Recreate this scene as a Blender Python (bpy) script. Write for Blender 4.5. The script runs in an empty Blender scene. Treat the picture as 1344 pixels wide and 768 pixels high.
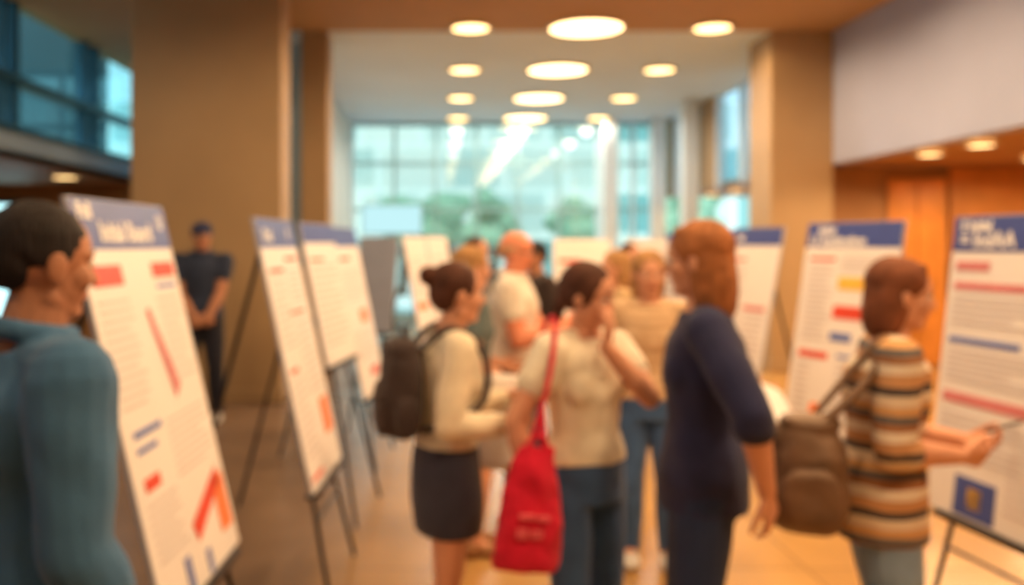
import bpy, bmesh, math, random
from mathutils import Vector, Matrix
random.seed(4)
S = bpy.context.scene
COL = S.collection
V3 = Vector

# ------------------------------------------------------------------ helpers
def lin(c):
    return tuple(((v/12.92) if v <= .04045 else ((v+.055)/1.055)**2.4) for v in c)
def rgb(r, g, b): return lin((r/255, g/255, b/255))

MATS = {}
def mat(name, col, rough=.7, var=.12, scale=8, bump=.0, bscale=60, spec=.4, metal=0, emit=0, sheen=0):
    if name in MATS: return MATS[name]
    m = bpy.data.materials.new(name); m.use_nodes = True
    nt = m.node_tree; b = nt.nodes['Principled BSDF']
    tc = nt.nodes.new('ShaderNodeTexCoord')
    n = nt.nodes.new('ShaderNodeTexNoise'); n.inputs['Scale'].default_value = scale; n.inputs['Detail'].default_value = 4
    nt.links.new(tc.outputs['Object'], n.inputs['Vector'])
    r = nt.nodes.new('ShaderNodeValToRGB')
    r.color_ramp.elements[0].position = .3; r.color_ramp.elements[1].position = .7
    r.color_ramp.elements[0].color = (*[max(0, c*(1-var)) for c in col], 1)
    r.color_ramp.elements[1].color = (*[min(1, c*(1+var)) for c in col], 1)
    nt.links.new(n.outputs['Fac'], r.inputs['Fac']); nt.links.new(r.outputs['Color'], b.inputs['Base Color'])
    b.inputs['Roughness'].default_value = rough; b.inputs['Metallic'].default_value = metal
    b.inputs['Specular IOR Level'].default_value = spec
    if sheen: b.inputs['Sheen Weight'].default_value = sheen
    if emit:
        nt.links.new(r.outputs['Color'], b.inputs['Emission Color']); b.inputs['Emission Strength'].default_value = emit
    if bump:
        n2 = nt.nodes.new('ShaderNodeTexNoise'); n2.inputs['Scale'].default_value = bscale
        nt.links.new(tc.outputs['Object'], n2.inputs['Vector'])
        bp = nt.nodes.new('ShaderNodeBump'); bp.inputs['Strength'].default_value = bump; bp.inputs['Distance'].default_value = .01
        nt.links.new(n2.outputs['Fac'], bp.inputs['Height']); nt.links.new(bp.outputs['Normal'], b.inputs['Normal'])
    MATS[name] = m
    return m

def emis(name, col, st):
    if name in MATS: return MATS[name]
    m = bpy.data.materials.new(name); m.use_nodes = True; nt = m.node_tree
    nt.nodes.remove(nt.nodes['Principled BSDF'])
    e = nt.nodes.new('ShaderNodeEmission'); e.inputs[0].default_value = (*col, 1); e.inputs[1].default_value = st
    nt.links.new(e.outputs[0], nt.nodes['Material Output'].inputs[0]); MATS[name] = m
    return m

def glass(name, tint, gl):
    m = bpy.data.materials.new(name); m.use_nodes = True; nt = m.node_tree
    nt.nodes.remove(nt.nodes['Principled BSDF'])
    t = nt.nodes.new('ShaderNodeBsdfTransparent'); t.inputs[0].default_value = (*tint, 1)
    g = nt.nodes.new('ShaderNodeBsdfGlossy'); g.inputs['Roughness'].default_value = .03
    x = nt.nodes.new('ShaderNodeMixShader'); x.inputs[0].default_value = gl
    nt.links.new(t.outputs[0], x.inputs[1]); nt.links.new(g.outputs[0], x.inputs[2])
    nt.links.new(x.outputs[0], nt.nodes['Material Output'].inputs[0]); MATS[name] = m
    return m

def hair_mat(name, col):
    m = mat(name, col, .7, .3, 18, spec=.25)
    nt = m.node_tree; b = nt.nodes['Principled BSDF']
    tc = nt.nodes.new('ShaderNodeTexCoord'); mp = nt.nodes.new('ShaderNodeMapping'); mp.inputs['Scale'].default_value = (150,150,9)
    n = nt.nodes.new('ShaderNodeTexNoise'); n.inputs['Scale'].default_value = 1; n.inputs['Detail'].default_value = 3
    bp = nt.nodes.new('ShaderNodeBump'); bp.inputs['Strength'].default_value = .6; bp.inputs['Distance'].default_value = .01
    nt.links.new(tc.outputs['Object'], mp.inputs[0]); nt.links.new(mp.outputs[0], n.inputs['Vector']); nt.links.new(n.outputs['Fac'], bp.inputs['Height']); nt.links.new(bp.outputs['Normal'], b.inputs['Normal'])
    return m

def empty(name, M=Matrix()):
    o = bpy.data.objects.new(name, None); COL.objects.link(o); o.matrix_world = M; o.empty_display_size = .1
    return o

def obj(name, bm, m, parent=None, smooth=False):
    me = bpy.data.meshes.new(name)
    bmesh.ops.recalc_face_normals(bm, faces=bm.faces[:])
    if smooth:
        for f in bm.faces: f.smooth = True
    bm.to_mesh(me); bm.free()
    for mm in (m if isinstance(m, (list, tuple)) else [m]): me.materials.append(mm)
    o = bpy.data.objects.new(name, me); COL.objects.link(o)
    if parent: o.parent = parent
    return o

def abox(bm, x0, y0, z0, x1, y1, z1):
    vs = [bm.verts.new(p) for p in ((x0,y0,z0),(x1,y0,z0),(x1,y1,z0),(x0,y1,z0),(x0,y0,z1),(x1,y0,z1),(x1,y1,z1),(x0,y1,z1))]
    for f in ((0,3,2,1),(4,5,6,7),(0,1,5,4),(1,2,6,5),(2,3,7,6),(3,0,4,7)): bm.faces.new([vs[i] for i in f])

def box(name, a, b, m, parent=None, bevel=0):
    bm = bmesh.new(); abox(bm, *a, *b); o = obj(name, bm, m, parent)
    if bevel:
        md = o.modifiers.new('Bevel', 'BEVEL'); md.width = bevel; md.segments = 2
    return o

def perp(d):
    a = V3((0,0,1)) if abs(d.z) < .9 else V3((0,1,0))
    u = d.cross(a).normalized(); return u, d.cross(u).normalized()

def skinrings(bm, rings):
    n = len(rings[0])
    for i in range(len(rings)-1):
        for j in range(n):
            bm.faces.new((rings[i][j], rings[i][(j+1)%n], rings[i+1][(j+1)%n], rings[i+1][j]))
    bm.faces.new(rings[0][::-1]); bm.faces.new(rings[-1])

def caps(bm, a, b, ra, rb, seg=14):
    a = V3(a); b = V3(b); d = b-a
    if d.length < 1e-5: d = V3((0,0,1e-4))
    dn = d.normalized(); u, v = perp(dn); rings = []
    prof = [(-math.cos(t)*ra, math.sin(t)*ra, a) for t in (.25,.7,1.1,math.pi/2)] + [(math.cos(t)*rb, math.sin(t)*rb, b) for t in (math.pi/2,1.1,.7,.25)]
    for off, r, c in prof:
        rings.append([bm.verts.new(c+dn*off+(u*math.cos(k*2*math.pi/seg)+v*math.sin(k*2*math.pi/seg))*r) for k in range(seg)])
    skinrings(bm, rings)

def chain(bm, pts, rad):
    for i in range(len(pts)-1): caps(bm, pts[i], pts[i+1], rad[i], rad[i+1])

def ell(bm, c, r, M=None, p=1.0, seg=20):
    """(super)ellipsoid"""
    c = V3(c); rings = []
    def sp(x): return math.copysign(abs(x)**p, x)
    for i in range(1, 12):
        th = math.pi*i/12; ring = []
        for k in range(seg):
            ph = 2*math.pi*k/seg
            q = V3((sp(math.sin(th))*sp(math.cos(ph))*r[0], sp(math.sin(th))*sp(math.sin(ph))*r[1], sp(math.cos(th))*r[2]))
            q = c+q
            if M: q = M @ q
            ring.append(bm.verts.new(q))
        rings.append(ring)
    skinrings(bm, rings)

def loft(bm, rs, seg=28, sub=4):
    """rs: (cx,cy,z,rx,ry)"""
    out = []
    n = len(rs)
    for i in range(n-1):
        p0 = rs[max(i-1,0)]; p1 = rs[i]; p2 = rs[i+1]; p3 = rs[min(i+2,n-1)]
        for s in range(sub):
            t = s/sub
            out.append([.5*((2*b)+(-a+c)*t+(2*a-5*b+4*c-d)*t*t+(-a+3*b-3*c+d)*t**3) for a,b,c,d in zip(p0,p1,p2,p3)])
    out.append(list(rs[-1]))
    rings = [[bm.verts.new((q[0]+q[3]*math.cos(2*math.pi*k/seg), q[1]+q[4]*math.sin(2*math.pi*k/seg), q[2])) for k in range(seg)] for q in out]
    skinrings(bm, rings)

def remeshed(name, bm, m, parent, vox, it=3, folds=0, fsize=.1):
    o = obj(name, bm, m, parent, True)
    r = o.modifiers.new('Remesh', 'REMESH'); r.mode = 'VOXEL'; r.voxel_size = vox; r.use_smooth_shade = True
    s = o.modifiers.new('Smooth', 'SMOOTH'); s.factor = .5; s.iterations = it
    if folds:
        t = bpy.data.textures.new(name+'_folds', 'CLOUDS'); t.noise_scale = fsize; t.noise_depth = 1
        d = o.modifiers.new('Folds', 'DISPLACE'); d.texture = t; d.strength = folds; d.mid_level = .5; d.texture_coords = 'LOCAL'
    return o

# ------------------------------------------------------------------ materials
M_SKIN = mat('skin_warm', rgb(216,158,130), .6, .06, 12, .1, 120)
M_SKIN2 = mat('skin_tan', rgb(176,124,98), .6, .06, 12, .1, 120)
M_SKIN3 = mat('skin_rosy', rgb(226,146,116), .5, .08, 10, .1, 120)
M_EYE = mat('eye_white', rgb(225,215,208), .2, .02)
M_IRIS = mat('iris_brown', rgb(60,35,22), .2, .1)
M_LIP = mat('lip', rgb(186,100,88), .4, .05)
def cloth(n, c, **k): return mat(n, c, .92, .10, 14, .4, 260, .15, sheen=.15, **k)
M_WHITE = mat('poster_paper', rgb(238,236,240), .45, .02, 3)
M_HEAD = mat('poster_header_blue', rgb(70,88,164), .45, .04)
M_RED = mat('print_red', rgb(226,78,56), .45, .06)
M_PINK = mat('print_pink', rgb(214,130,136), .45, .06)
M_ORG = mat('print_orange', rgb(244,136,82), .45, .06)
M_YEL = mat('print_yellow', rgb(244,196,84), .45, .06)
M_BLUE = mat('print_blue', rgb(96,120,194), .45, .06)
M_TXT = mat('print_grey', rgb(214,208,212), .5, .04)
M_HTX = mat('print_white', rgb(245,246,250), .5, .02)
M_METAL = mat('easel_black_metal', rgb(52,46,46), .4, .1, metal=.6)
M_BACK = mat('foam_board_back', rgb(160,168,190), .7, .06)

# ------------------------------------------------------------------ room shell
ZC = 4.25
M_TAN = mat('limestone_tan', rgb(168,142,108), .6, .07, 1.2, .1, 8)
M_TAN2 = mat('ceiling_tan', rgb(174,140,100), .8, .05, 1)
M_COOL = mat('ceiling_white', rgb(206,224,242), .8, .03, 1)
M_GREY = mat('plaster_grey', rgb(160,170,204), .8, .05, .8)
M_FASC = mat('fascia_bluegrey', rgb(160,190,226), .7, .06, 1)
M_DARKF = mat('frame_dark', rgb(44,82,104), .4, .1)
M_WFR = mat('frame_white', rgb(214,224,230), .5, .03)
M_BRN = mat('wall_brown', rgb(166,124,84), .6, .12, 1.5)
M_WOOD = mat('wood_orange', rgb(220,148,72), .4, .18, 2.5)
M_WOOD2 = mat('wood_amber', rgb(196,134,76), .4, .18, 2.5)

def floor_mat():
    m = bpy.data.materials.new('floor_stone'); m.use_nodes = True; nt = m.node_tree; b = nt.nodes['Principled BSDF']
    tc = nt.nodes.new('ShaderNodeTexCoord')
    br = nt.nodes.new('ShaderNodeTexBrick'); br.offset = 0
    br.inputs['Scale'].default_value = 1; br.inputs['Brick Width'].default_value = .9; br.inputs['Row Height'].default_value = .9
    br.inputs['Mortar Size'].default_value = .006
    br.inputs['Color1'].default_value = (*rgb(208,164,102), 1); br.inputs['Color2'].default_value = (*rgb(198,154,94), 1)
    br.inputs['Mortar'].default_value = (*rgb(154,118,78), 1)
    n = nt.nodes.new('ShaderNodeTexNoise'); n.inputs['Scale'].default_value = 1.5; n.inputs['Detail'].default_value = 6
    mx = nt.nodes.new('ShaderNodeMixRGB'); mx.blend_type = 'MULTIPLY'; mx.inputs[0].default_value = .3
    nt.links.new(tc.outputs['Object'], br.inputs['Vector']); nt.links.new(tc.outputs['Object'], n.inputs['Vector'])
    nt.links.new(br.outputs['Color'], mx.inputs[1]); nt.links.new(n.outputs['Fac'], mx.inputs[2])
    # darker brown stone aisle along the left side of the hall
    sx = nt.nodes.new('ShaderNodeSeparateXYZ'); nt.links.new(tc.outputs['Object'], sx.inputs[0])
    mr = nt.nodes.new('ShaderNodeMapRange'); mr.inputs[1].default_value=-.2; mr.inputs[2].default_value=-.7; nt.links.new(sx.outputs['X'], mr.inputs[0])
    n3 = nt.nodes.new('ShaderNodeTexNoise'); n3.inputs['Scale'].default_value = 3; nt.links.new(tc.outputs['Object'], n3.inputs['Vector'])
    r3 = nt.nodes.new('ShaderNodeValToRGB'); r3.color_ramp.elements[0].color=(*rgb(118,98,84),1); r3.color_ramp.elements[1].color=(*rgb(138,114,98),1); nt.links.new(n3.outputs['Fac'], r3.inputs[0])
    m2 = nt.nodes.new('ShaderNodeMixRGB'); nt.links.new(mr.outputs[0], m2.inputs[0]); nt.links.new(mx.outputs[0], m2.inputs[1]); nt.links.new(r3.outputs[0], m2.inputs[2])
    nt.links.new(m2.outputs[0], b.inputs['Base Color']); b.inputs['Roughness'].default_value = .25
    return m
box('floor', (-8.2,-4,-.1), (8.2,20.2,0), floor_mat())
box('ceiling', (-4.8,-4,ZC), (5.1,11.4,ZC+.15), M_TAN2)
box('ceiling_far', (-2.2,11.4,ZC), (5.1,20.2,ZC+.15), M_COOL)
box('ceiling_alcove', (-4.8,11.4,ZC), (-2.2,14.2,ZC+.15), M_TAN2)
box('wall_back', (-8.2,-4.2,0), (8.2,-4,ZC), M_TAN)

# left gallery: fascia, glazing, soffit
box('trim_1', (-4.8,-4,2.51), (-4.6,13.9,2.83), M_FASC)
G_T = glass('glass_teal', (.66,.90,.95), .14)
gz = empty('window_1')
box('pane', (-4.72,-4,2.83), (-4.70,13.9,ZC), G_T, gz)
for y in (-2.2,0,2.4,4.8,7.2,9.7,10.0,12.0,12.35):
    box('mullion', (-4.76,y-.04,2.83), (-4.62,y+.04,ZC), M_DARKF, gz)
box('transom', (-4.77,-4,3.35), (-4.6,13.9,3.44), M_DARKF, gz)
box('sill', (-4.78,-4,2.8), (-4.6,13.9,2.88), M_DARKF, gz)
box('ceiling_left', (-8.2,-4,2.5), (-4.6,14,2.6), M_BRN)
box('wall_left', (-8.4,-4,0), (-8.2,14,2.6), M_BRN)
box('wall_left_end', (-8.2,14,0), (-1.95,14.2,2.6), M_BRN)
dr = empty('door_2')
box('glazing', (-6.9,13.93,.05), (-6.25,13.97,2.2), emis('lit_glass', (.55,.95,1), 2.0), dr)
box('jamb_1', (-6.97,13.9,0), (-6.9,13.99,2.25), M_DARKF, dr); box('jamb_2', (-6.25,13.9,0), (-6.18,13.99,2.25), M_DARKF, dr)
box('lintel', (-6.97,13.9,2.2), (-6.18,13.99,2.27), M_DARKF, dr)
# pillars
def pillar(x0,y0,x1,y1,m=M_TAN):
    bm = bmesh.new(); abox(bm,x0,y0,0,x1,y1,ZC); abox(bm,x0-.02,y0-.02,0,x1+.02,y1+.02,.14)
    o = obj('pillar', bm, m); md = o.modifiers.new('Bevel','BEVEL'); md.width=.01; return o
pillar(-3.12,9.2,-1.6,9.75)
pillar(-1.74,11.4,-1.4,11.8)
pillar(4.12,11.4,4.9,12.2)
box('wall_alcove', (-2.5,12.0,0), (-1.74,12.1,ZC), mat('panel_paleblue', rgb(160,184,200), .4, .05, 1))
wl = empty('window_5')
box('pane', (-4.6,14.05,2.6), (-2.2,14.08,ZC), G_T, wl)
for x in (-4.57,-3.95,-3.6,-2.9,-2.25): box('mullion', (x-.035,14.0,2.6), (x+.035,14.12,ZC), M_DARKF, wl)
for z in (2.63,3.39,4.2): box('rail', (-4.6,14.0,z-.04), (-2.2,14.12,z+.04), M_DARKF, wl)
box('wall_far_left', (-2.15,12.1,0), (-1.97,20,ZC), mat('wall_offwhite', rgb(208,214,212), .7, .04, 1))
# right gallery
box('wall_right_upper', (4.9,-4,2.6), (5.1,11.45,ZC), M_GREY)
box('ceiling_right', (5.1,-4,2.62), (8.2,20,2.72), M_BRN)
box('wall_right', (8.2,-4,0), (8.4,20,2.7), M_WOOD2)
box('wall_recess', (4.9,12,0), (8.2,12.2,2.6), M_BRN)
d1 = empty('door_1')
for i,x in enumerate((5.86,6.24)):
    box('leaf_%d'%(i+1), (x,11.94,.02), (x+.36,11.99,2.45), M_WOOD, d1, .005)
    box('pull_%d'%(i+1), (x+(.31 if i==0 else .03),11.9,.95), (x+(.33 if i==0 else .05),11.93,1.3), M_METAL, d1)
box('wall_wood_panel', (6.66,11.93,0), (8.2,11.99,2.6), M_WOOD2)
# far right wall
wr = [(12.2,13.7),(16.4,17.6),(19.3,20)]
for i,(a,b) in enumerate(wr): box('wall_far_right' if i==0 else 'wall_far_right.%03d'%i, (4.9,a,2.6), (5.1,b,ZC), M_TAN)
G_S = glass('glass_sky', (.8,.9,.97), .1)
for i,(a,b) in enumerate(((13.7,16.4),(17.6,19.3))):
    w = empty('window_%d'%(i+3))
    box('pane', (4.98,a,2.6), (5.0,b,ZC), G_S, w)
    for y in (a+.04,(a+b)/2,b-.04): box('mullion', (4.93,y-.035,2.6), (5.06,y+.035,ZC), M_WFR, w)
for x,y in ((4.45,19.2),(4.5,16.9)):
    pillar(x,y,x+.28,y+.28,M_WFR)
pillar(3.45,19.3,3.75,19.6,M_WFR)
# end glazing
gw = empty('window_2')
box('pane', (-1.97,20.0,0), (4.9,20.03,ZC), glass('glass_clear', (.90,.97,.96), .16), gw)
M_FT = mat('frame_teal', rgb(140,174,176), .5,.05)
for x in (-1.93,-1.0,-.1,.8,1.7,2.6,3.45,4.2,4.86): box('mullion', (x-.03,19.94,0), (x+.03,20.1,ZC), M_WFR if x<-1.5 or x>3.3 else M_FT, gw)
for z in (.05,1.25,2.35,3.35,4.2): box('rail', (-1.97,19.95,z-.03), (4.9,20.09,z+.03), M_FT, gw)
# exterior
box('exterior_ground', (-40,20.3,-.15), (40,70,-.05), mat('paving', rgb(214,220,220), .8))
def facade_mat():
    m = bpy.data.materials.new('facade_glazed'); m.use_nodes=True; nt=m.node_tree; b=nt.nodes['Principled BSDF']
    tc=nt.nodes.new('ShaderNodeTexCoord'); mp=nt.nodes.new('ShaderNodeMapping'); mp.inputs['Rotation'].default_value=(math.pi/2,0,0)
    br=nt.nodes.new('ShaderNodeTexBrick'); br.offset=.3; br.inputs['Scale'].default_value=1
    br.inputs['Brick Width'].default_value=2.6; br.inputs['Row Height'].default_value=1.9; br.inputs['Mortar Size'].default_value=.14
    br.inputs['Color1'].default_value=(*rgb(92,152,154),1); br.inputs['Color2'].default_value=(*rgb(206,212,206),1); br.inputs['Mortar'].default_value=(*rgb(208,218,214),1)
    nt.links.new(tc.outputs['Object'],mp.inputs[0]); nt.links.new(mp.outputs[0],br.inputs['Vector']); nt.links.new(br.outputs['Color'],b.inputs['Base Color'])
    b.inputs['Roughness'].default_value=.3
    return m
FM = facade_mat()
box('office_building', (-14,38,-.1), (16,44,7.5), FM)
box('neighbouring_building', (-9.2,17,-.1), (-6.9,19,6.0), mat('concrete_grey', rgb(62,78,84), .8,.08,1))
M_LEAF = mat('foliage', rgb(128,164,140), .8, .3, 5); M_BARK = mat('bark', rgb(80,62,48), .9,.2)
def tree(x,y,h):
    e=empty('tree', Matrix.Translation((x,y,-.05)))
    bm=bmesh.new(); chain(bm,[(0,0,0),(.05,0,h*.3),(0,.05,h*.6)],[.16,.12,.07])
    for a in range(4): caps(bm,(0,0,h*.4),(math.cos(a*1.6)*h*.2,math.sin(a*1.6)*h*.2,h*.65),.06,.03)
    obj('trunk',bm,M_BARK,e,True)
    bm=bmesh.new()
    for k in range(14):
        a=random.random()*6.3; r=random.random()*h*.24
        ell(bm,(math.cos(a)*r,math.sin(a)*r,h*(.55+random.random()*.35)),(h*.13,h*.13,h*.11),seg=12)
    remeshed('leaves',bm,M_LEAF,e,.12,1,.3,.4)
for x,y,h in ((-1.2,29,3.2),(1.6,28,3.3),(4.5,30,3.2),(-5,31,3.6),(8.0,30,3.9),(.3,33,3.6)): tree(x,y,h)

# ------------------------------------------------------------------ ceiling lamps
M_LAMP = emis('lamp_warm', (1,.66,.30), 7)
M_LAMP2 = emis('lamp_warm_small', (1,.64,.26), 6)
M_RIM = mat('lamp_rim', rgb(210,190,160), .4)
def lamp(x,y,z,r,m,watts,col=(1,.65,.33)):
    e = empty('recessed_ceiling_lamp', Matrix.Translation((x,y,z)))
    bm = bmesh.new(); bmesh.ops.create_cone(bm, cap_ends=True, segments=40, radius1=r, radius2=r, depth=.02, matrix=Matrix.Translation((0,0,-.012)))
    obj('diffuser', bm, m, e)
    bm = bmesh.new(); seg=40; rr=[]
    for (q,zz) in ((r,-.001),(r+.04,-.001),(r+.04,-.03),(r,-.03)):
        rr.append([bm.verts.new((q*math.cos(2*math.pi*k/seg),q*math.sin(2*math.pi*k/seg),zz)) for k in range(seg)])
    for i in range(4):
        for k in range(seg): bm.faces.new((rr[i][k],rr[i][(k+1)%seg],rr[(i+1)%4][(k+1)%seg],rr[(i+1)%4][k]))
    obj('rim', bm, M_RIM, e, True)
    l = bpy.data.lights.new('bulb','SPOT'); l.energy=watts; l.color=col; l.spot_size=math.radians(174); l.spot_blend=.3; l.shadow_soft_size=min(r*.6,.2)
    lo = bpy.data.objects.new('bulb', l); COL.objects.link(lo); lo.parent=e; lo.location=(0,0,-.06)
for i in range(8):
    y = .35+2.7*i
    if i==7: y = 19.2
    c = (1,.64,.325) if y<11.3 else (1,.90,.76); f = 1 if y<11.3 else .6
    lamp(1.78,y,ZC,.44,M_LAMP,310*f,c); lamp(.37,y,ZC,.22,M_LAMP2,80*f,c); lamp(3.32,y,ZC,.22,M_LAMP2,90*f,c)
    if y < 8: lamp(-2.6,y,ZC,.22,M_LAMP2,95,c)
for y in (6.4,7.7,9.1,10.05): lamp(5.38,y,2.6,.13,M_LAMP2,70)
for y in (8.2,10.6): lamp(6.9,y,2.6,.13,M_LAMP2,65)
for y in (17.0,18.5): lamp(5.5,y,2.6,.15,M_LAMP2,30)
for x,y in ((-4.97,12.1),(-5.4,9.0),(-6.4,6)): lamp(x,y,2.5,.17,M_LAMP2,40)

# glowing panel stands in for a window reflection; its stand is made up
sc = empty('reflection_panel', Matrix.Translation((-.93,17.6,0)))
box('panel', (-.56,-.03,1.80), (.56,0,2.33), emis('reflection_glow',(.55,.88,.92),1.05), sc)
box('backing', (-.59,.0,1.77), (.59,.06,2.36), M_FT, sc)
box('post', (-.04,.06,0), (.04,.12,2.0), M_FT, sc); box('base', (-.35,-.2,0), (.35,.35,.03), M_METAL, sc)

# ------------------------------------------------------------------ poster easels
def easel(TL, TR, zt, zb, lean, items, header=.115, texts=(), hcol=M_HEAD, back=False, zhead=True):
    TLv = V3((*TL, zt)); TRv = V3((*TR, zt)); U = (TRv-TLv); W = U.length; U.normalize()
    n = V3((U.y,-U.x,0)); Dn = n*lean + V3((0,0,zb-zt)); Hh = Dn.length; Vv = -Dn.normalized(); N = U.cross(Vv)
    M = Matrix(((U.x,Vv.x,N.x,TLv.x),(U.y,Vv.y,N.y,TLv.y),(U.z,Vv.z,N.z,TLv.z),(0,0,0,1)))
    e = empty('poster_easel', M)
    box('foam_board', (0,-Hh,-.012), (W,0,0), M_BACK, e)
    box('poster', (.005,-Hh+.005,.0005), (W-.005,-.005,.003), M_BACK if back else M_WHITE, e)
    if zhead and not back: box('header_band', (.005,-header*Hh,.0035), (W-.005,-.005,.005), hcol, e)
    groups = {}
    for it in items:
        groups.setdefault(it[0].name, (it[0], []))[1].append(it[1:])
    for k,(m,l) in groups.items():
        bm = bmesh.new()
        for q in l:
            if len(q)==4:
                abox(bm, q[0]*W, -q[3]*Hh, .0035, q[2]*W, -q[1]*Hh, .006)
            else:
                vs = [bm.verts.new((p[0]*W, -p[1]*Hh, .006)) for p in q[0]]; bm.faces.new(vs)
        obj('graphics_'+k, bm, m, e)
    for t,u,v,s in texts:
        c = bpy.data.curves.new('lettering','FONT'); c.body=t; c.size=s; c.extrude=.0005; c.offset=.0026
        c.materials.append(M_HTX); o = bpy.data.objects.new('lettering', c); COL.objects.link(o); o.parent=e
        o.location=(u*W,-v*Hh,.0062)
    # easel
    bm = bmesh.new(); inv = M.inverted()
    yl = -(zt + N.z*(-.03))/Vv.z + .012
    caps(bm,(W*.46,-.03,-.028),(W*.05,yl,-.03),.011,.011,10); caps(bm,(W*.54,-.03,-.028),(W*.95,yl,-.03),.011,.011,10)
    foot = inv @ ((TLv+TRv)/2 - n*.48 - V3((0,0,zt-.012)))
    caps(bm,(W*.5,-.04,-.045),foot,.011,.011,10)
    abox(bm, W*.08,-Hh-.022,-.045, W*.92,-Hh-.002,.022)
    abox(bm, W*.44,-.1,-.055, W*.56,-.01,-.014)
    yb=-Hh-.14
    caps(bm,(W*.13,yb,-.03),(W*.87,yb,-.03),.008,.008,10)
    obj('easel_frame', bm, M_METAL, e, False)
    return e

def lines(u0,u1,v0,v1,k,m=None):
    r=[]; 
    for i in range(k):
        v=v0+(v1-v0)*i/k; r.append((m or M_TXT,u0,v,u1-(.25*(u1-u0) if i%4==3 else random.random()*.04),v+(v1-v0)/k*.35))
    return r
# P1
easel((-1.07,2.6),(-1.04,3.4),1.738,.495,.295,
  [(M_RED,.06,.165,.34,.215),(M_RED,.68,.165,.95,.205),(M_BLUE,.70,.225,.93,.235),(M_PINK,[(.50,.29),(.54,.28),(.70,.50),(.62,.53)]),
   (M_BLUE,.1,.56,.38,.575),(M_BLUE,.1,.6,.3,.612),(M_RED,.1,.67,.25,.70),
   (M_RED,[(.46,.845),(.88,.755),(.9,.80),(.5,.895)]),(M_ORG,.80,.78,.95,.93),(M_BLUE,.30,.90,.36,.99),(M_BLUE,.55,.93,.6,.99)]
  +lines(.06,.38,.25,.52,12)+lines(.66,.94,.26,.5,10)+lines(.45,.94,.57,.73,8)+lines(.08,.4,.73,.88,7),
  texts=(('Poll',.05,.05,.068),('Initial Board',.22,.105,.09),('U',.87,.07,.07)), header=.125)
# P2
easel((-.82,4.0),(-.775,4.74),1.717,.495,.262,
  [(M_RED,.1,.19,.45,.205),(M_RED,.55,.15,.9,.165),(M_RED,.4,.36,.8,.372),(M_ORG,.68,.72,.92,.86),(M_RED,.1,.56,.3,.575),(M_RED,.08,.95,.4,.965)]
  +lines(.08,.45,.23,.5,10)+lines(.55,.92,.2,.34,6)+lines(.5,.92,.4,.7,10)+lines(.08,.45,.6,.9,10),
  texts=(('Oral',.12,.085,.08),('E',.75,.075,.07)),header=.11)
easel((-.80,5.15),(-.70,5.85),1.72,.9,.17,[(M_RED,.1,.25,.5,.27)]+lines(.08,.9,.3,.9,12),header=.14)
easel((-.775,6.4),(-.68,7.2),1.72,.5,.25,[(M_ORG,.5,.5,.8,.58),(M_RED,.1,.18,.5,.20),(M_RED,.5,.85,.8,.9)]+lines(.08,.9,.25,.45,8)+lines(.08,.9,.62,.8,8))
easel((-.70,8.0),(-.36,7.8),1.66,.85,.12,[],back=True)
easel((-.36,8.7),(-.16,9.3),1.67,.6,.2,[(M_ORG,.1,.6,.6,.66)]+lines(.1,.9,.2,.55,9),hcol=M_WHITE)
easel((-.16,9.9),(.06,10.5),1.68,.6,.2,lines(.1,.9,.2,.8,9),hcol=M_WHITE)
easel((1.17,9.5),(1.76,9.45),1.65,.6,.15,[(M_RED,.1,.2,.5,.24)]+lines(.1,.9,.3,.8,9),hcol=M_WHITE)
easel((1.80,8.9),(2.12,8.5),1.65,.6,.15,[(M_ORG,.1,.2,.5,.24)]+lines(.1,.9,.3,.8,9),hcol=M_WHITE)
easel((2.2,8.9),(2.5,8.3),1.7,.5,.15,[(M_ORG,.1,.2,.5,.24)]+lines(.1,.9,.3,.8,9))
# right
easel((2.43,7.6),(2.60,6.9),1.728,.5,.24,[(M_RED,.1,.2,.4,.215),(M_PINK,.5,.5,.9,.53)]+lines(.08,.45,.25,.9,18)+lines(.55,.92,.55,.9,9),texts=(('Inst',.15,.08,.07),))
easel((2.275,5.64),(2.52,4.95),1.727,.495,.20,
  [(M_YEL,.42,.26,.95,.32),(M_RED,.40,.395,.95,.455),(M_BLUE,.40,.52,.62,.56),(M_RED,.08,.17,.36,.185),(M_RED,.08,.62,.40,.65),(M_ORG,.28,.86,.4,.95),(M_BLUE,.5,.62,.9,.635)]
  +lines(.08,.36,.21,.58,14)+lines(.42,.92,.16,.24,4)+lines(.08,.25,.68,.95,9)+lines(.5,.92,.66,.95,10),
  texts=(('Initial',.14,.055,.06),('U Institution',.06,.112,.085)),header=.12)
easel((2.20,3.9),(2.30,3.06),1.715,.495,.14,
  [(M_PINK,.05,.155,.28,.185),(M_PINK,.05,.225,.62,.25),(M_BLUE,.05,.41,.52,.43),(M_PINK,.05,.595,.95,.63),(M_HEAD,.20,.86,.47,.985),(M_YEL,.29,.89,.38,.955),(M_RED,.85,.9,.95,.97)]
  +lines(.05,.6,.27,.38,5)+lines(.05,.62,.45,.57,6)+lines(.05,.62,.66,.82,7)+lines(.68,.95,.16,.56,14)+lines(.52,.95,.68,.95,10),
  texts=(('E Initial',.06,.05,.06),('= IndAA',.06,.106,.09)),header=.12)

# ------------------------------------------------------------------ people
def ik(a, b, l1, l2, pole):
    a=V3(a); b=V3(b); d=b-a; L=min(d.length,(l1+l2)*.998); dn=d.normalized(); b=a+dn*L
    x=(l1*l1-l2*l2+L*L)/(2*L); hgt=math.sqrt(max(0,l1*l1-x*x))
    p=V3(pole); p=(p-dn*p.dot(dn)).normalized()
    return a+dn*x+p*hgt, b

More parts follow.
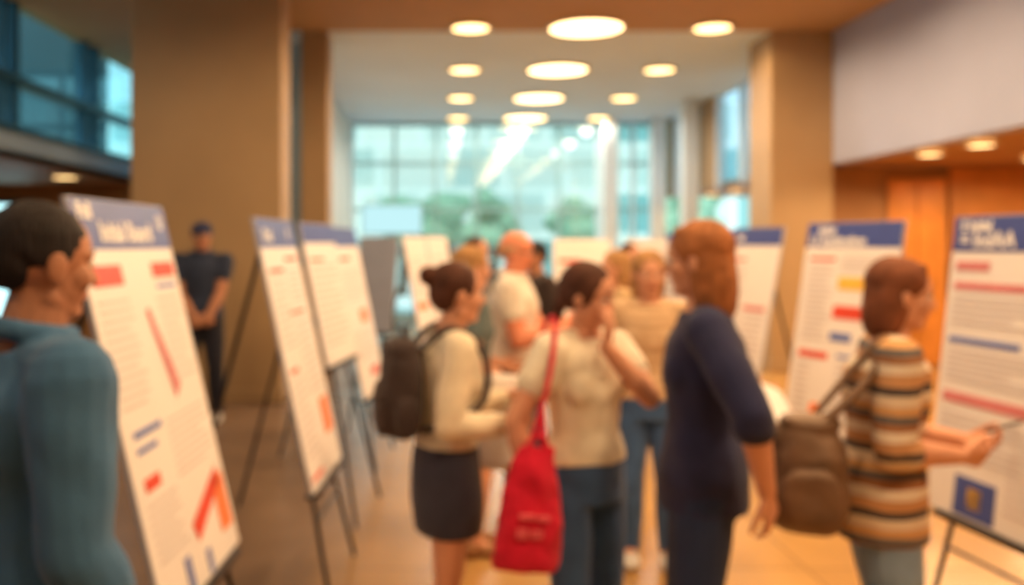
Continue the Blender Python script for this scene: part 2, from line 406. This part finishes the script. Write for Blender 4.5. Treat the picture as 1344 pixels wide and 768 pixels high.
def hand(bm, W, d, n, side, k, curl):
    d=V3(d).normalized(); n=V3(n); n=(n-d*n.dot(d)).normalized(); t=d.cross(n)*side
    for i in range(4):
        kn=W+d*.086*k*(1,1.03,1.0,.93)[i]+t*(.031-.0205*i)*k
        caps(bm, W+t*(.014-.009*i)*k, kn, .0135*k, .0105*k, 10)
        L=(.072,.082,.075,.058)[i]*k; dd=(d+t*(.08-.055*i)).normalized(); p=kn; ang=curl*.6
        for s,(fr,r0,r1) in enumerate(((.45,.0086,.008),(.3,.008,.0074),(.25,.0074,.0064))):
            q=dd*math.cos(ang)+n*math.sin(ang); e=p+q*L*fr; caps(bm,p,e,r0*k,r1*k,10); p=e; ang+=curl
    p=W+d*.02*k+t*.022*k; dr=(d*.75+t*.6+n*.3).normalized()
    for L,r0,r1 in ((.042,.0135,.0105),(.030,.0105,.0095),(.024,.0095,.0078)):
        e=p+dr*L*k; caps(bm,p,e,r0*k,r1*k,10); p=e; dr=(dr+d*.35+n*.15).normalized()

def person(name, pos, heading, h, skin=M_SKIN, female=True, bulk=1.0, lean=(0,0), head=(0,0),
           armR=(.13,.02,.50), armL=(-.13,.02,.50), poleR=(.25,-1,-.2), poleL=(-.25,-1,-.2), nR=None, nL=None, dR=None, dL=None, curlR=.5, curlL=.5,
           feet=((.06,0),(-.06,0)), top=None, sleeve='short', hem=.52, bottom=None, btype='pants', skirt_hem=.33,
           hair='bob', hcol=None, shoe=None, vox=.006, collar=False, glasses=False, cap=None, belt=None):
    rot = math.radians(heading-90)
    E = empty(name, Matrix.Translation((pos[0],pos[1],0)) @ Matrix.Rotation(rot,4,'Z'))
    P = lambda x,y,z: V3(((x+lean[0]*max(0,z-.53))*h, (y+lean[1]*max(0,z-.53))*h, z*h))
    sw = .098 if female else .112
    hh = .048+.112*h
    # joints
    J={}
    for s,nm,arm,pole in ((1,'R',armR,poleR),(-1,'L',armL,poleL)):
        sh=P(s*sw,-.004,.805); el,wr=ik(sh, V3(arm)*h, .172*h, .152*h, pole)
        J[nm]=(sh,el,wr)
    for s,nm,f in ((1,'r',feet[0]),(-1,'l',feet[1])):
        hp=V3((s*.052*h,0,.5*h)); an=V3((f[0]*h,f[1]*h,.046*h)); kn,an=ik(hp,an,.232*h,.226*h,(s*.1,1,0)); J[nm]=(hp,kn,an)
    B=bulk; fy=1.0 if female else 1.05
    T=[(.455,.055,.045),(.50,.094,.068),(.54,.1,.071),(.58,.093,.064),(.625,.079 if female else .085,.056),(.68,.084,.06),(.735,.094,.068),(.78,.099,.062),(.812,.085,.046),(.838,.045,.037),(.85,.034,.034)]
    def torso(bm, ease, z0, z1, flare=0):
        rs=[]
        def at(z):
            for a,b in zip(T,T[1:]):
                if a[0]<=z<=b[0]:
                    u=(z-a[0])/(b[0]-a[0]); return (z,a[1]+(b[1]-a[1])*u,a[2]+(b[2]-a[2])*u)
            return (z,)+(T[0][1:] if z<T[0][0] else T[-1][1:])
        pts=[at(z0)]+[p for p in T if p[0]-z0>.012 and z1-p[0]>.006]+[at(z1)]
        for z,rx,ry in pts:
            c=P(0,-.004 if z>.7 else 0,z); fl=flare*max(0,(.62-z)/.12)
            if ease>.01 and z<.62: rx=max(rx,.097 if z<.56 else .092); ry=max(ry,.070 if z<.56 else .066)
            bb = B if z<.80 else 1
            rs.append((c.x,c.y,c.z,rx*h*bb+ease+fl,ry*h*bb*fy+ease+fl))
        loft(bm,rs)
    def bust(bm, ease):
        if female:
            for s in (1,-1): ell(bm,P(s*.040,.036*B,.725),(.040*h+ease,.030*h+ease,.042*h+ease))
            if ease: ell(bm,P(0,.034*B,.715),(.06*h+ease,.034*h+ease,.05*h+ease))
        # shoulders
        for s in (1,-1): caps(bm,P(s*.04,-.006,.818),P(s*sw*.93,-.004,.802),.028*h+ease,.033*h+ease)
    def armpts(nm, upto=1.0):
        sh,el,wr=J[nm]; pts=[sh,sh.lerp(el,.5),el,el.lerp(wr,.28),wr]; r=[.033,.030,.0235,.0255,.0165]
        r=[x*h*(B if i<4 else 1)*(1 if female else 1.12) for i,x in enumerate(r)]
        return pts,r
    # skin body
    bm=bmesh.new(); torso(bm,0,.48,.85); bust(bm,0)
    for nm,s,n,d,c in (('R',1,nR,dR,curlR),('L',-1,nL,dL,curlL)):
        pts,r=armpts(nm); chain(bm,pts,r)
        hand(bm, pts[-1], d or (pts[-1]-pts[2]), n or (-s,.15,0), s, h/1.66*(1 if female else 1.08), c)
    for nm in 'rl':
        hp,kn,an=J[nm]
        chain(bm,[hp,hp.lerp(kn,.5),kn,kn.lerp(an,.3)+V3((0,-.008*h,0)),an],[.05*h*B,.043*h*B,.031*h,.033*h*B,.0195*h])
        caps(bm,an+V3((0,-.022*h,-.022*h)),an+V3((0,.07*h,-.028*h)),.02*h,.017*h); caps(bm,an,an+V3((0,.06*h,-.025*h)),.02*h,.018*h)
    hc=P(0,.012,0); hc=V3((P(0,.012,.93).x,P(0,.012,.93).y,h-hh*.5))
    caps(bm,P(0,-.012,.82),hc+V3((0,-.02*hh,-.25*hh)),.034*h*(1 if female else 1.15),.031*h*(1 if female else 1.15))
    HM = Matrix.Translation(hc) @ Matrix.Rotation(math.radians(head[0]),4,'Z') @ Matrix.Rotation(math.radians(head[1]),4,'X') @ Matrix.Scale(hh,4)
    he = lambda b,c,r,p=1: ell(b,c,r,HM,p)
    hp_ = lambda b,a,c,r0,r1: caps(b,HM@V3(a),HM@V3(c),r0*hh,r1*hh,12)
    he(bm,(0,-.05,.11),(.33,.42,.38)); he(bm,(0,.09,-.16),(.265,.275,.31)); he(bm,(0,.22,-.38),(.13,.12,.1))
    for s in (1,-1):
        he(bm,(s*.15,.2,-.1),(.13,.14,.14)); he(bm,(s*.345,-.03,-.04),(.035,.09,.135)); hp_(bm,(s*.05,.335,.09),(s*.2,.27,.085),.05,.045)
        hp_(bm,(s*.2,-.02,-.28),(s*.1,.2,-.38),.09,.08)
    hp_(bm,(0,.34,.04),(0,.42,-.12),.032,.048); hp_(bm,(-.04,.37,-.13),(.04,.37,-.13),.04,.04)
    remeshed('body',bm,skin,E,vox,2)
    # face features
    bm=bmesh.new(); bi=bmesh.new(); bl=bmesh.new(); bb=bmesh.new()
    for s in (1,-1):
        he(bm,(s*.135,.312,.01),(.058,.05,.034)); he(bi,(s*.135,.350,.01),(.024,.016,.024))
        hp_(bb,(s*.06,.368,.122),(s*.21,.310,.125),.015,.009)
    hp_(bl,(-.085,.322,-.235),(0,.355,-.228),.014,.024); hp_(bl,(.085,.322,-.235),(0,.355,-.228),.014,.024); hp_(bl,(-.05,.335,-.262),(.05,.335,-.262),.022,.022)
    obj('eyes',bm,M_EYE,E,True); obj('irises',bi,M_IRIS,E,True); obj('lips',bl,M_LIP,E,True); obj('eyebrows',bb,hcol,E,True)
    # hair
    bm=bmesh.new()
    if hair=='fringe':
        for s in (1,-1): he(bm,(s*.3,-.12,.02),(.07,.24,.15))
        he(bm,(0,-.4,.0),(.26,.09,.2))
    elif hair=='short':
        he(bm,(0,-.09,.16),(.352,.415,.362)); he(bm,(0,-.27,.0),(.27,.215,.25))
        for s in (1,-1): he(bm,(s*.3,-.09,.1),(.055,.2,.14))
    else:
        he(bm,(0,-.10,.165),(.375,.42,.375)); he(bm,(0,-.25,.0),(.32,.27,.32))
        if hair=='bun':
            he(bm,(0,-.52,.27),(.17,.17,.17)); 
            for s in (1,-1): he(bm,(s*.28,-.02,.1),(.09,.22,.18))
        if hair in('bob','long'):
            lo = -.28 if hair=='bob' else -.46
            for s in (1,-1): he(bm,(s*.27,-.16,lo*.5),(.13,.22,.36-lo*.4)); hp_(bm,(s*.12,.2,.40),(s*.30,.0,.10),.07,.08)
            he(bm,(0,-.32,lo*.6),(.34,.2,.38-lo*.45)); he(bm,(0,-.1,.17),(.39,.43,.39))
        if hair=='tied':
            hp_(bm,(0,-.42,.05),(0,-.44,-.55),.15,.07)
            for s in (1,-1): he(bm,(s*.29,-.03,.05),(.09,.22,.22))
    remeshed('hair',bm,hair_mat('hair_'+name,hcol_rgb[hcol.name]),E,vox,2,.006,.04)
    if cap:
        bm=bmesh.new(); he(bm,(0,-.06,.2),(.39,.45,.36)); he(bm,(0,.36,.14),(.26,.28,.035)); remeshed('cap',bm,cap,E,vox,1)
    if glasses:
        bm=bmesh.new()
        for s in (1,-1):
            pr=None
            for k in range(17):
                a=k*math.pi/8; q=(s*.14+.1*math.cos(a),.39,.0+.075*math.sin(a))
                if pr: hp_(bm,pr,q,.008,.008)
                pr=q
            hp_(bm,(s*.24,.38,.03),(s*.36,-.03,.03),.008,.008)
        hp_(bm,(-.04,.39,.01),(.04,.39,.01),.008,.008); obj('glasses',bm,M_METAL,E,True)
    # top
    bm=bmesh.new(); torso(bm,.013,hem,.832,.006); bust(bm,.012)
    for nm in 'RL':
        pts,r=armpts(nm); e=.013
        if sleeve=='long': pp,rr=pts,r; pp=pp[:-1]+[pts[3].lerp(pts[4],.93)]
        elif sleeve=='elbow': pp=pts[:3]+[pts[2].lerp(pts[3],.5)]; rr=r[:3]+[r[3]]; e=.016
        else: pp=[pts[0],pts[0].lerp(pts[2],.46)]; rr=[r[0],r[1]]; e=.017
        chain(bm,pp,[x+e for x in rr[:len(pp)]])
    if collar:
        for k in range(12):
            a=k*math.pi/6+.5; b2=a+math.pi/6
            if 1.3<(a%6.283)<1.8: continue
            c0=P(0,-.008,.852); caps(bm,c0+V3((math.cos(a)*.046*h,math.sin(a)*.044*h,-.008*math.sin(a)*h)),c0+V3((math.cos(b2)*.046*h,math.sin(b2)*.044*h,-.008*math.sin(b2)*h)),.013*h,.013*h,8)
    remeshed('top',bm,top,E,vox*1.2,4,.016,.13)
    # bottom
    bm=bmesh.new()
    if btype=='pants':
        torso(bm,.0105,.465,max(hem+.015,.56))
        for nm in 'rl':
            hp,kn,an=J[nm]; e=.013
            chain(bm,[hp,hp.lerp(kn,.5),kn,kn.lerp(an,.35),an.lerp(kn,.03)],[.051*h*B+e,.045*h*B+e,.034*h+e,.034*h*B+e,.025*h+e])
    else:
        m=(J['r'][1]+J['l'][1])/2
        loft(bm,[(0,0,.6*h,.082*h*B+.012,.058*h*B+.012),(0,0,.56*h,.096*h*B+.012,.068*h*B+.012),(0,0,.5*h,.104*h*B+.012,.074*h*B+.014),(m.x*.3,m.y*.3,(.5+skirt_hem)/2*h,.104*h*B+.014,.074*h*B+.018),(m.x*.5,m.y*.5,skirt_hem*h,.098*h*B+.012,.068*h*B+.016)])
    remeshed(btype if btype=='pants' else 'skirt',bm,bottom,E,vox*1.2,3,.006,.12)
    # shoes
    bm=bmesh.new()
    for nm in 'rl':
        an=J[nm][2]; o=V3((an.x,an.y,0))
        ell(bm,o+V3((0,-.012*h,.026*h)),(.026*h,.034*h,.026*h),p=.8); ell(bm,o+V3((0,.06*h,.019*h)),(.029*h,.056*h,.019*h),p=.8); caps(bm,o+V3((0,0,.035*h)),o+V3((0,.05*h,.024*h)),.023*h,.02*h)
    remeshed('shoes',bm,shoe,E,vox,1)
    return E,J,HM

hcol_rgb={}
def H(name,r,g,b):
    m=mat(name,rgb(r,g,b),.6,.2); hcol_rgb[name]=rgb(r,g,b); return m
H_BLACK=H('hc_black',36,32,36); H_BROWN=H('hc_brown',82,50,40); H_AUB=H('hc_auburn',166,106,66); H_BLOND=H('hc_blond',176,134,90); H_GREY=H('hc_grey',180,140,110); H_RB=H('hc_redbrown',126,76,54)

denim=cloth('denim_blue',rgb(66,98,150)); denimD=cloth('denim_dark',rgb(42,56,94)); denimL=cloth('denim_light',rgb(134,162,198))
cream=cloth('cream_knit',rgb(236,226,206)); navy=cloth('navy_cotton',rgb(46,50,86)); black=mat('shoe_black',rgb(25,23,24),.5); tanshoe=mat('shoe_tan',rgb(150,105,70),.6); whiteshoe=mat('shoe_white',rgb(215,215,215),.6)

def stripes(name, cols, period):
    m=bpy.data.materials.new(name); m.use_nodes=True; nt=m.node_tree; b=nt.nodes['Principled BSDF']; b.inputs['Roughness'].default_value=.9
    tc=nt.nodes.new('ShaderNodeTexCoord'); sx=nt.nodes.new('ShaderNodeSeparateXYZ'); nt.links.new(tc.outputs['Object'],sx.inputs[0])
    no=nt.nodes.new('ShaderNodeTexNoise'); no.inputs['Scale'].default_value=5; nt.links.new(tc.outputs['Object'],no.inputs['Vector'])
    ma=nt.nodes.new('ShaderNodeMath'); ma.operation='MULTIPLY_ADD'; ma.inputs[1].default_value=.03; nt.links.new(no.outputs['Fac'],ma.inputs[0]); nt.links.new(sx.outputs['Z'],ma.inputs[2])
    d=nt.nodes.new('ShaderNodeMath'); d.operation='DIVIDE'; d.inputs[1].default_value=period; nt.links.new(ma.outputs[0],d.inputs[0])
    f=nt.nodes.new('ShaderNodeMath'); f.operation='FRACT'; nt.links.new(d.outputs[0],f.inputs[0])
    r=nt.nodes.new('ShaderNodeValToRGB'); r.color_ramp.interpolation='CONSTANT'; el=r.color_ramp.elements
    el[0].position=0; el[0].color=(*cols[0][1],1); el[1].position=cols[1][0]; el[1].color=(*cols[1][1],1)
    for p,c in cols[2:]:
        e=el.new(p); e.color=(*c,1)
    nt.links.new(f.outputs[0],r.inputs[0]); nt.links.new(r.outputs[0],b.inputs['Base Color']); return m
ST1=stripes('striped_knit',[(0,rgb(222,206,186)),(.16,rgb(76,70,74)),(.28,rgb(196,148,106)),(.46,rgb(226,214,198)),(.62,rgb(156,108,74)),(.74,rgb(100,98,102)),(.86,rgb(204,158,110))],.19)
ST2=stripes('striped_tee',[(0,rgb(214,186,152)),(.6,rgb(186,150,118))],.045)

# man in blue shirt
person('man_in_blue_shirt',(-.79,1.78),44,1.68,M_SKIN2,False,1.15,(0,0),(0,-5),armR=(.135,.055,.50),armL=(-.12,.06,.50),poleR=(.5,-1,-.1),
  top=cloth('shirt_teal_blue',rgb(70,114,160)),sleeve='long',hem=.50,bottom=denimD,hair='short',hcol=H_BLACK,shoe=black,collar=True,vox=.005)
# guard
person('security_guard',(-2.165,8.3),-78,1.79,M_SKIN2,False,1.05,(0,0),(0,0),armR=(.03,.10,.525),armL=(-.03,.115,.52),poleR=(1,-.4,0),poleL=(-1,-.4,0),dR=(-1,.1,-.3),dL=(1,.1,-.3),nR=(0,-1,0),nL=(0,-1,0),
  feet=((.075,0),(-.075,.02)),top=cloth('polo_navy',rgb(46,56,80)),hem=.53,bottom=cloth('trousers_black',rgb(38,40,54)),hair='short',hcol=H_BLACK,shoe=whiteshoe,collar=True,cap=cloth('cap_navy',rgb(42,52,88)),vox=.009)
# woman with backpack
person('woman_in_dark_skirt',(.02,3.3),12,1.53,M_SKIN,True,1.0,(0,.05),(0,-3),armR=(.09,.12,.63),armL=(-.07,.165,.665),poleR=(.3,-.5,-1),poleL=(-.3,-.4,-1),nL=(.7,0,-.7),curlL=.7,
  feet=((.06,-.05),(-.06,.0)),top=cream,sleeve='long',hem=.575,bottom=cloth('skirt_charcoal',rgb(60,62,82)),btype='skirt',skirt_hem=.375,hair='bun',hcol=H_BROWN,shoe=tanshoe,vox=.0055)
person('woman_in_grey_top',(.15,4.75),15,1.585,M_SKIN,True,1.05,(0,0),(0,0),armR=(.12,.10,.56),armL=(-.1,.14,.6),top=cloth('top_greyteal',rgb(100,118,124)),hem=.54,
  bottom=cloth('skirt_slate',rgb(66,76,90)),btype='skirt',skirt_hem=.34,hair='bob',hcol=H_BLOND,shoe=tanshoe,vox=.007)
person('bald_man_in_white_shirt',(.42,5.25),-12,1.67,M_SKIN3,False,1.12,(0,0),(0,-8),armR=(.09,.17,.675),armL=(-.06,.2,.69),poleR=(.5,-.4,-1),poleL=(-.5,-.4,-1),
  top=cloth('shirt_white',rgb(236,230,222)),sleeve='short',hem=.53,bottom=cloth('trousers_grey',rgb(96,98,112)),hair='fringe',hcol=H_GREY,shoe=black,glasses=True,collar=True,vox=.007)
# woman with red bag
E6,J6,_=person('woman_in_cream_tee',(.50,3.2),-58,1.53,M_SKIN,True,1.0,(0,.02),(28,-14),armR=(.165,.02,.51),armL=(.025,.105,.82),poleR=(1,-.4,0),poleL=(-.9,.25,-1),dL=(-.1,.1,1),nL=(.5,-1,.1),curlL=.5,curlR=.9,
  feet=((.065,.0),(-.06,-.03)),top=cloth('tee_cream',rgb(240,234,218)),hem=.555,bottom=denim,hair='tied',hcol=H_BROWN,shoe=black,vox=.0055)
# redhead
person('woman_in_navy_shirt',(.825,2.87),166,1.665,M_SKIN,True,1.02,(0,.0),(-12,-4),armL=(-.135,-.10,.535),armR=(.115,-.01,.5),poleL=(-1,-.3,0),nL=(.6,1,0),curlL=.45,
  feet=((.06,0),(-.06,-.02)),top=navy,sleeve='elbow',hem=.47,bottom=denimD,hair='long',hcol=H_AUB,shoe=black,vox=.0055)
person('woman_in_striped_tee',(1.05,4.6),-100,1.56,M_SKIN,True,1.0,(0,0),(8,-6),armL=(-.29,.05,.565),armR=(.1,.12,.62),poleL=(-.2,-.6,-1),nL=(0,.3,1),dL=(-1,.1,.05),curlL=.25,
  top=ST2,hem=.53,bottom=denim,hair='bob',hcol=H_BLOND,shoe=whiteshoe,vox=.007)
# right striped woman
person('woman_in_striped_sweater',(1.39,2.9),-16,1.55,M_SKIN,True,1.12,(0,.08),(0,-6),armR=(.06,.135,.62),armL=(-.02,.155,.635),poleR=(.45,-.5,-1),poleL=(-.45,-.4,-1),nR=(-.8,0,.3),nL=(.6,0,.6),curlR=.8,curlL=.8,
  top=ST1,sleeve='elbow',hem=.445,bottom=denimL,hair='bob',hcol=H_RB,shoe=whiteshoe,vox=.0055)
# background visitors
person('visitor_in_dark_jacket',(.72,6.9),200,1.62,M_SKIN2,False,1,(0,0),(0,0),top=cloth('jacket_dark',rgb(60,50,50)),sleeve='long',bottom=denimD,hair='short',hcol=H_BLACK,shoe=black,vox=.011)
person('visitor_in_beige_top',(1.16,6.0),190,1.55,M_SKIN,True,1,(0,0),(0,0),armR=(.1,.12,.6),top=cloth('top_beige',rgb(200,170,130)),sleeve='short',bottom=denimD,hair='bob',hcol=H_BLOND,shoe=black,vox=.011)
person('visitor_in_rust_top',(1.55,7.5),-70,1.60,M_SKIN,True,1,(0,0),(10,0),armR=(.1,.12,.6),top=cloth('top_rust',rgb(170,110,84)),sleeve='short',bottom=denimD,hair='tied',hcol=H_BROWN,shoe=black,vox=.012)
person('visitor_in_grey_shirt',(.30,7.9),-20,1.66,M_SKIN,False,1,(0,0),(0,0),armR=(.1,.12,.6),top=cloth('shirt_grey',rgb(130,132,140)),sleeve='short',bottom=denimD,hair='short',hcol=H_BROWN,shoe=black,vox=.012)

# ------------------------------------------------------------------ bags and papers
def pm(pos,heading): return Matrix.Translation((pos[0],pos[1],0)) @ Matrix.Rotation(math.radians(heading-90),4,'Z')
def strap(name,pts,r,m,parent,flat=None):
    c=bpy.data.curves.new(name,'CURVE'); c.dimensions='3D'; sp=c.splines.new('NURBS'); sp.points.add(len(pts)-1)
    for p,q in zip(sp.points,pts): p.co=(*q,1)
    sp.use_endpoint_u=True; sp.order_u=3; c.bevel_depth=r; c.bevel_resolution=3; c.materials.append(m)
    o=bpy.data.objects.new(name,c); COL.objects.link(o); o.parent=parent; return o
# backpack worn by woman in skirt
B1=empty('backpack',pm((.03,3.3),12))
mb=cloth('backpack_darkbrown',rgb(68,58,60))
bm=bmesh.new(); ell(bm,(.01,-.175,1.08),(.12,.075,.175),p=.7); ell(bm,(.01,-.235,1.02),(.095,.04,.10),p=.7); ell(bm,(.01,-.175,1.215),(.105,.065,.055),p=.8); ell(bm,(.125,-.17,1.0),(.025,.045,.07),p=.8)
remeshed('pack_body',bm,mb,B1,.007,2,.01,.06)
for s in (1,-1):
    strap('shoulder_strap_%d'%(1 if s>0 else 2),[(s*.08,-.12,1.22),(s*.09,-.06,1.305),(s*.095,.04,1.30),(s*.105,.12,1.20),(s*.12,.115,1.05),(s*.135,.0,.98),(s*.10,-.12,.95)],.013,mb,B1)
strap('grab_loop',[(-.03,-.16,1.25),(0,-.17,1.30),(.03,-.17,1.30),(.05,-.16,1.25)],.008,mb,B1)
# brown bag worn by striped woman
B2=empty('leather_backpack',pm((1.41,2.9),-16))
ml=mat('leather_brown',rgb(114,88,70),.55,.2,10,.3,60)
bm=bmesh.new(); ell(bm,(.18,-.25,.90),(.11,.115,.17),p=.72); ell(bm,(.18,-.255,.83),(.125,.13,.115),p=.8); ell(bm,(.31,-.25,.85),(.025,.085,.085),p=.7); ell(bm,(.18,-.24,1.05),(.085,.09,.035),p=.8)
remeshed('bag_body',bm,ml,B2,.007,2,.02,.1)
for dx in (0,.045):
    strap('strap_%d'%(1 if dx==0 else 2),[(.19+dx,-.22,1.05),(.20+dx*.5,-.12,1.14),(.175,-.04,1.25),(.13,.01,1.305),(.10,-.04,1.30),(.11,-.12,1.20),(.15,-.24,1.05)],.011,ml,B2)
# red tote
B3=empty('red_tote_bag',Matrix.Translation((.29,2.95,.755))@Matrix.Rotation(math.radians(12),4,'Z')@Matrix.Rotation(math.radians(4),4,'Y'))
mr=cloth('tote_red',rgb(214,34,66))
bm=bmesh.new()
loft(bm,[(.005,0,-.21,.095,.03),(0,0,-.19,.115,.05),(0,0,-.1,.112,.055),(0,0,.0,.102,.045),(0,0,.09,.086,.033),(.005,0,.16,.068,.02),(.01,0,.19,.058,.012)])
remeshed('bag_body',bm,mr,B3,.006,1,.03,.09)
strap('handle_1',[(-.02,0,.17),(.01,.0,.28),(.05,.03,.42),(.085,.11,.56),(.10,.18,.61),(.09,.25,.57),(.075,.21,.42),(.045,.03,.17)],.009,mr,B3)
strap('handle_2',[(-.03,-.01,.16),(-.02,0,.21),(.02,0,.23),(.04,0,.21),(.05,0,.16)],.009,mr,B3)
mw=mat('print_offwhite_tote',rgb(226,96,112),.8,.1)
bm=bmesh.new()
for x0,z0,x1,z1 in ((-.05,-.03,.0,-.015),(.01,-.035,.05,-.02),(-.055,-.09,-.02,-.06),(-.01,-.09,.03,-.065)): abox(bm,x0,-.060,z0,x1,-.045,z1)
obj('print_mark',bm,mw,B3)
# papers
def sheet(name,M,w,l,bend,m):
    bm=bmesh.new(); n=10; g=[[bm.verts.new((w*(i/n-.5),-bend*math.sin(math.pi*i/n)+.02*(j/n)**2,-l*j/n)) for i in range(n+1)] for j in range(n+1)]
    for j in range(n):
        for i in range(n): bm.faces.new((g[j][i],g[j][i+1],g[j+1][i+1],g[j+1][i]))
    o=obj(name,bm,m,None,True); o.matrix_world=M; s=o.modifiers.new('Solid','SOLIDIFY'); s.thickness=.003; return o
sheet('paper_sheet',Matrix.Translation((.262,3.52,1.10))@Matrix.Rotation(.15,4,'Z')@Matrix.Rotation(.1,4,'Y'),.19,.37,.04,M_WHITE)
PE=sheet('paper_stack',Matrix.Translation((1.42,4.32,.965))@Matrix.Rotation(math.radians(10),4,'Z')@Matrix.Rotation(math.radians(18),4,'Y')@Matrix.Rotation(math.radians(-62),4,'X')@Matrix.Translation((.11,0,.0)),.21,.28,.01,M_WHITE)
# pen
PN=empty('pen',Matrix.Translation((1.69,2.80,1.03))@Matrix.Rotation(math.radians(75),4,'Y'))
bm=bmesh.new(); caps(bm,(0,0,-.02),(0,0,.09),.005,.005,10); caps(bm,(0,0,.09),(0,0,.105),.004,.0015,10); obj('barrel',bm,M_METAL,PN,True)

# ------------------------------------------------------------------ world, light, camera
w=bpy.data.worlds.new('World'); S.world=w; w.use_nodes=True; nt=w.node_tree; bg=nt.nodes['Background']
tc=nt.nodes.new('ShaderNodeTexCoord'); sx=nt.nodes.new('ShaderNodeSeparateXYZ'); r=nt.nodes.new('ShaderNodeValToRGB')
nt.links.new(tc.outputs['Generated'],sx.inputs[0]); nt.links.new(sx.outputs['Z'],r.inputs[0]); nt.links.new(r.outputs[0],bg.inputs[0])
r.color_ramp.elements[0].color=(.62,.84,.86,1); r.color_ramp.elements[1].color=(.32,.66,.78,1); bg.inputs[1].default_value=1.8
sl=bpy.data.lights.new('sun','SUN'); sl.energy=4.4; sl.angle=.02; sl.color=(1,.97,.92); so=bpy.data.objects.new('sun',sl); COL.objects.link(so)
so.rotation_euler=(math.radians(38),0,math.radians(-15)); so.location=(0,-5,20)

cd=bpy.data.cameras.new('Camera'); cam=bpy.data.objects.new('Camera',cd); COL.objects.link(cam); S.camera=cam
cam.location=(0,0,1.6); cam.rotation_euler=(math.pi/2,0,0)
cd.sensor_width=36; cd.lens=36*1200/1344; cd.shift_x=94/1344; cd.shift_y=-64/1344
cd.clip_start=.05; cd.clip_end=200
cd.dof.use_dof=True; cd.dof.focus_distance=.5; cd.dof.aperture_fstop=5.0
S.view_settings.view_transform='Standard'; S.view_settings.look='None'; S.view_settings.exposure=0
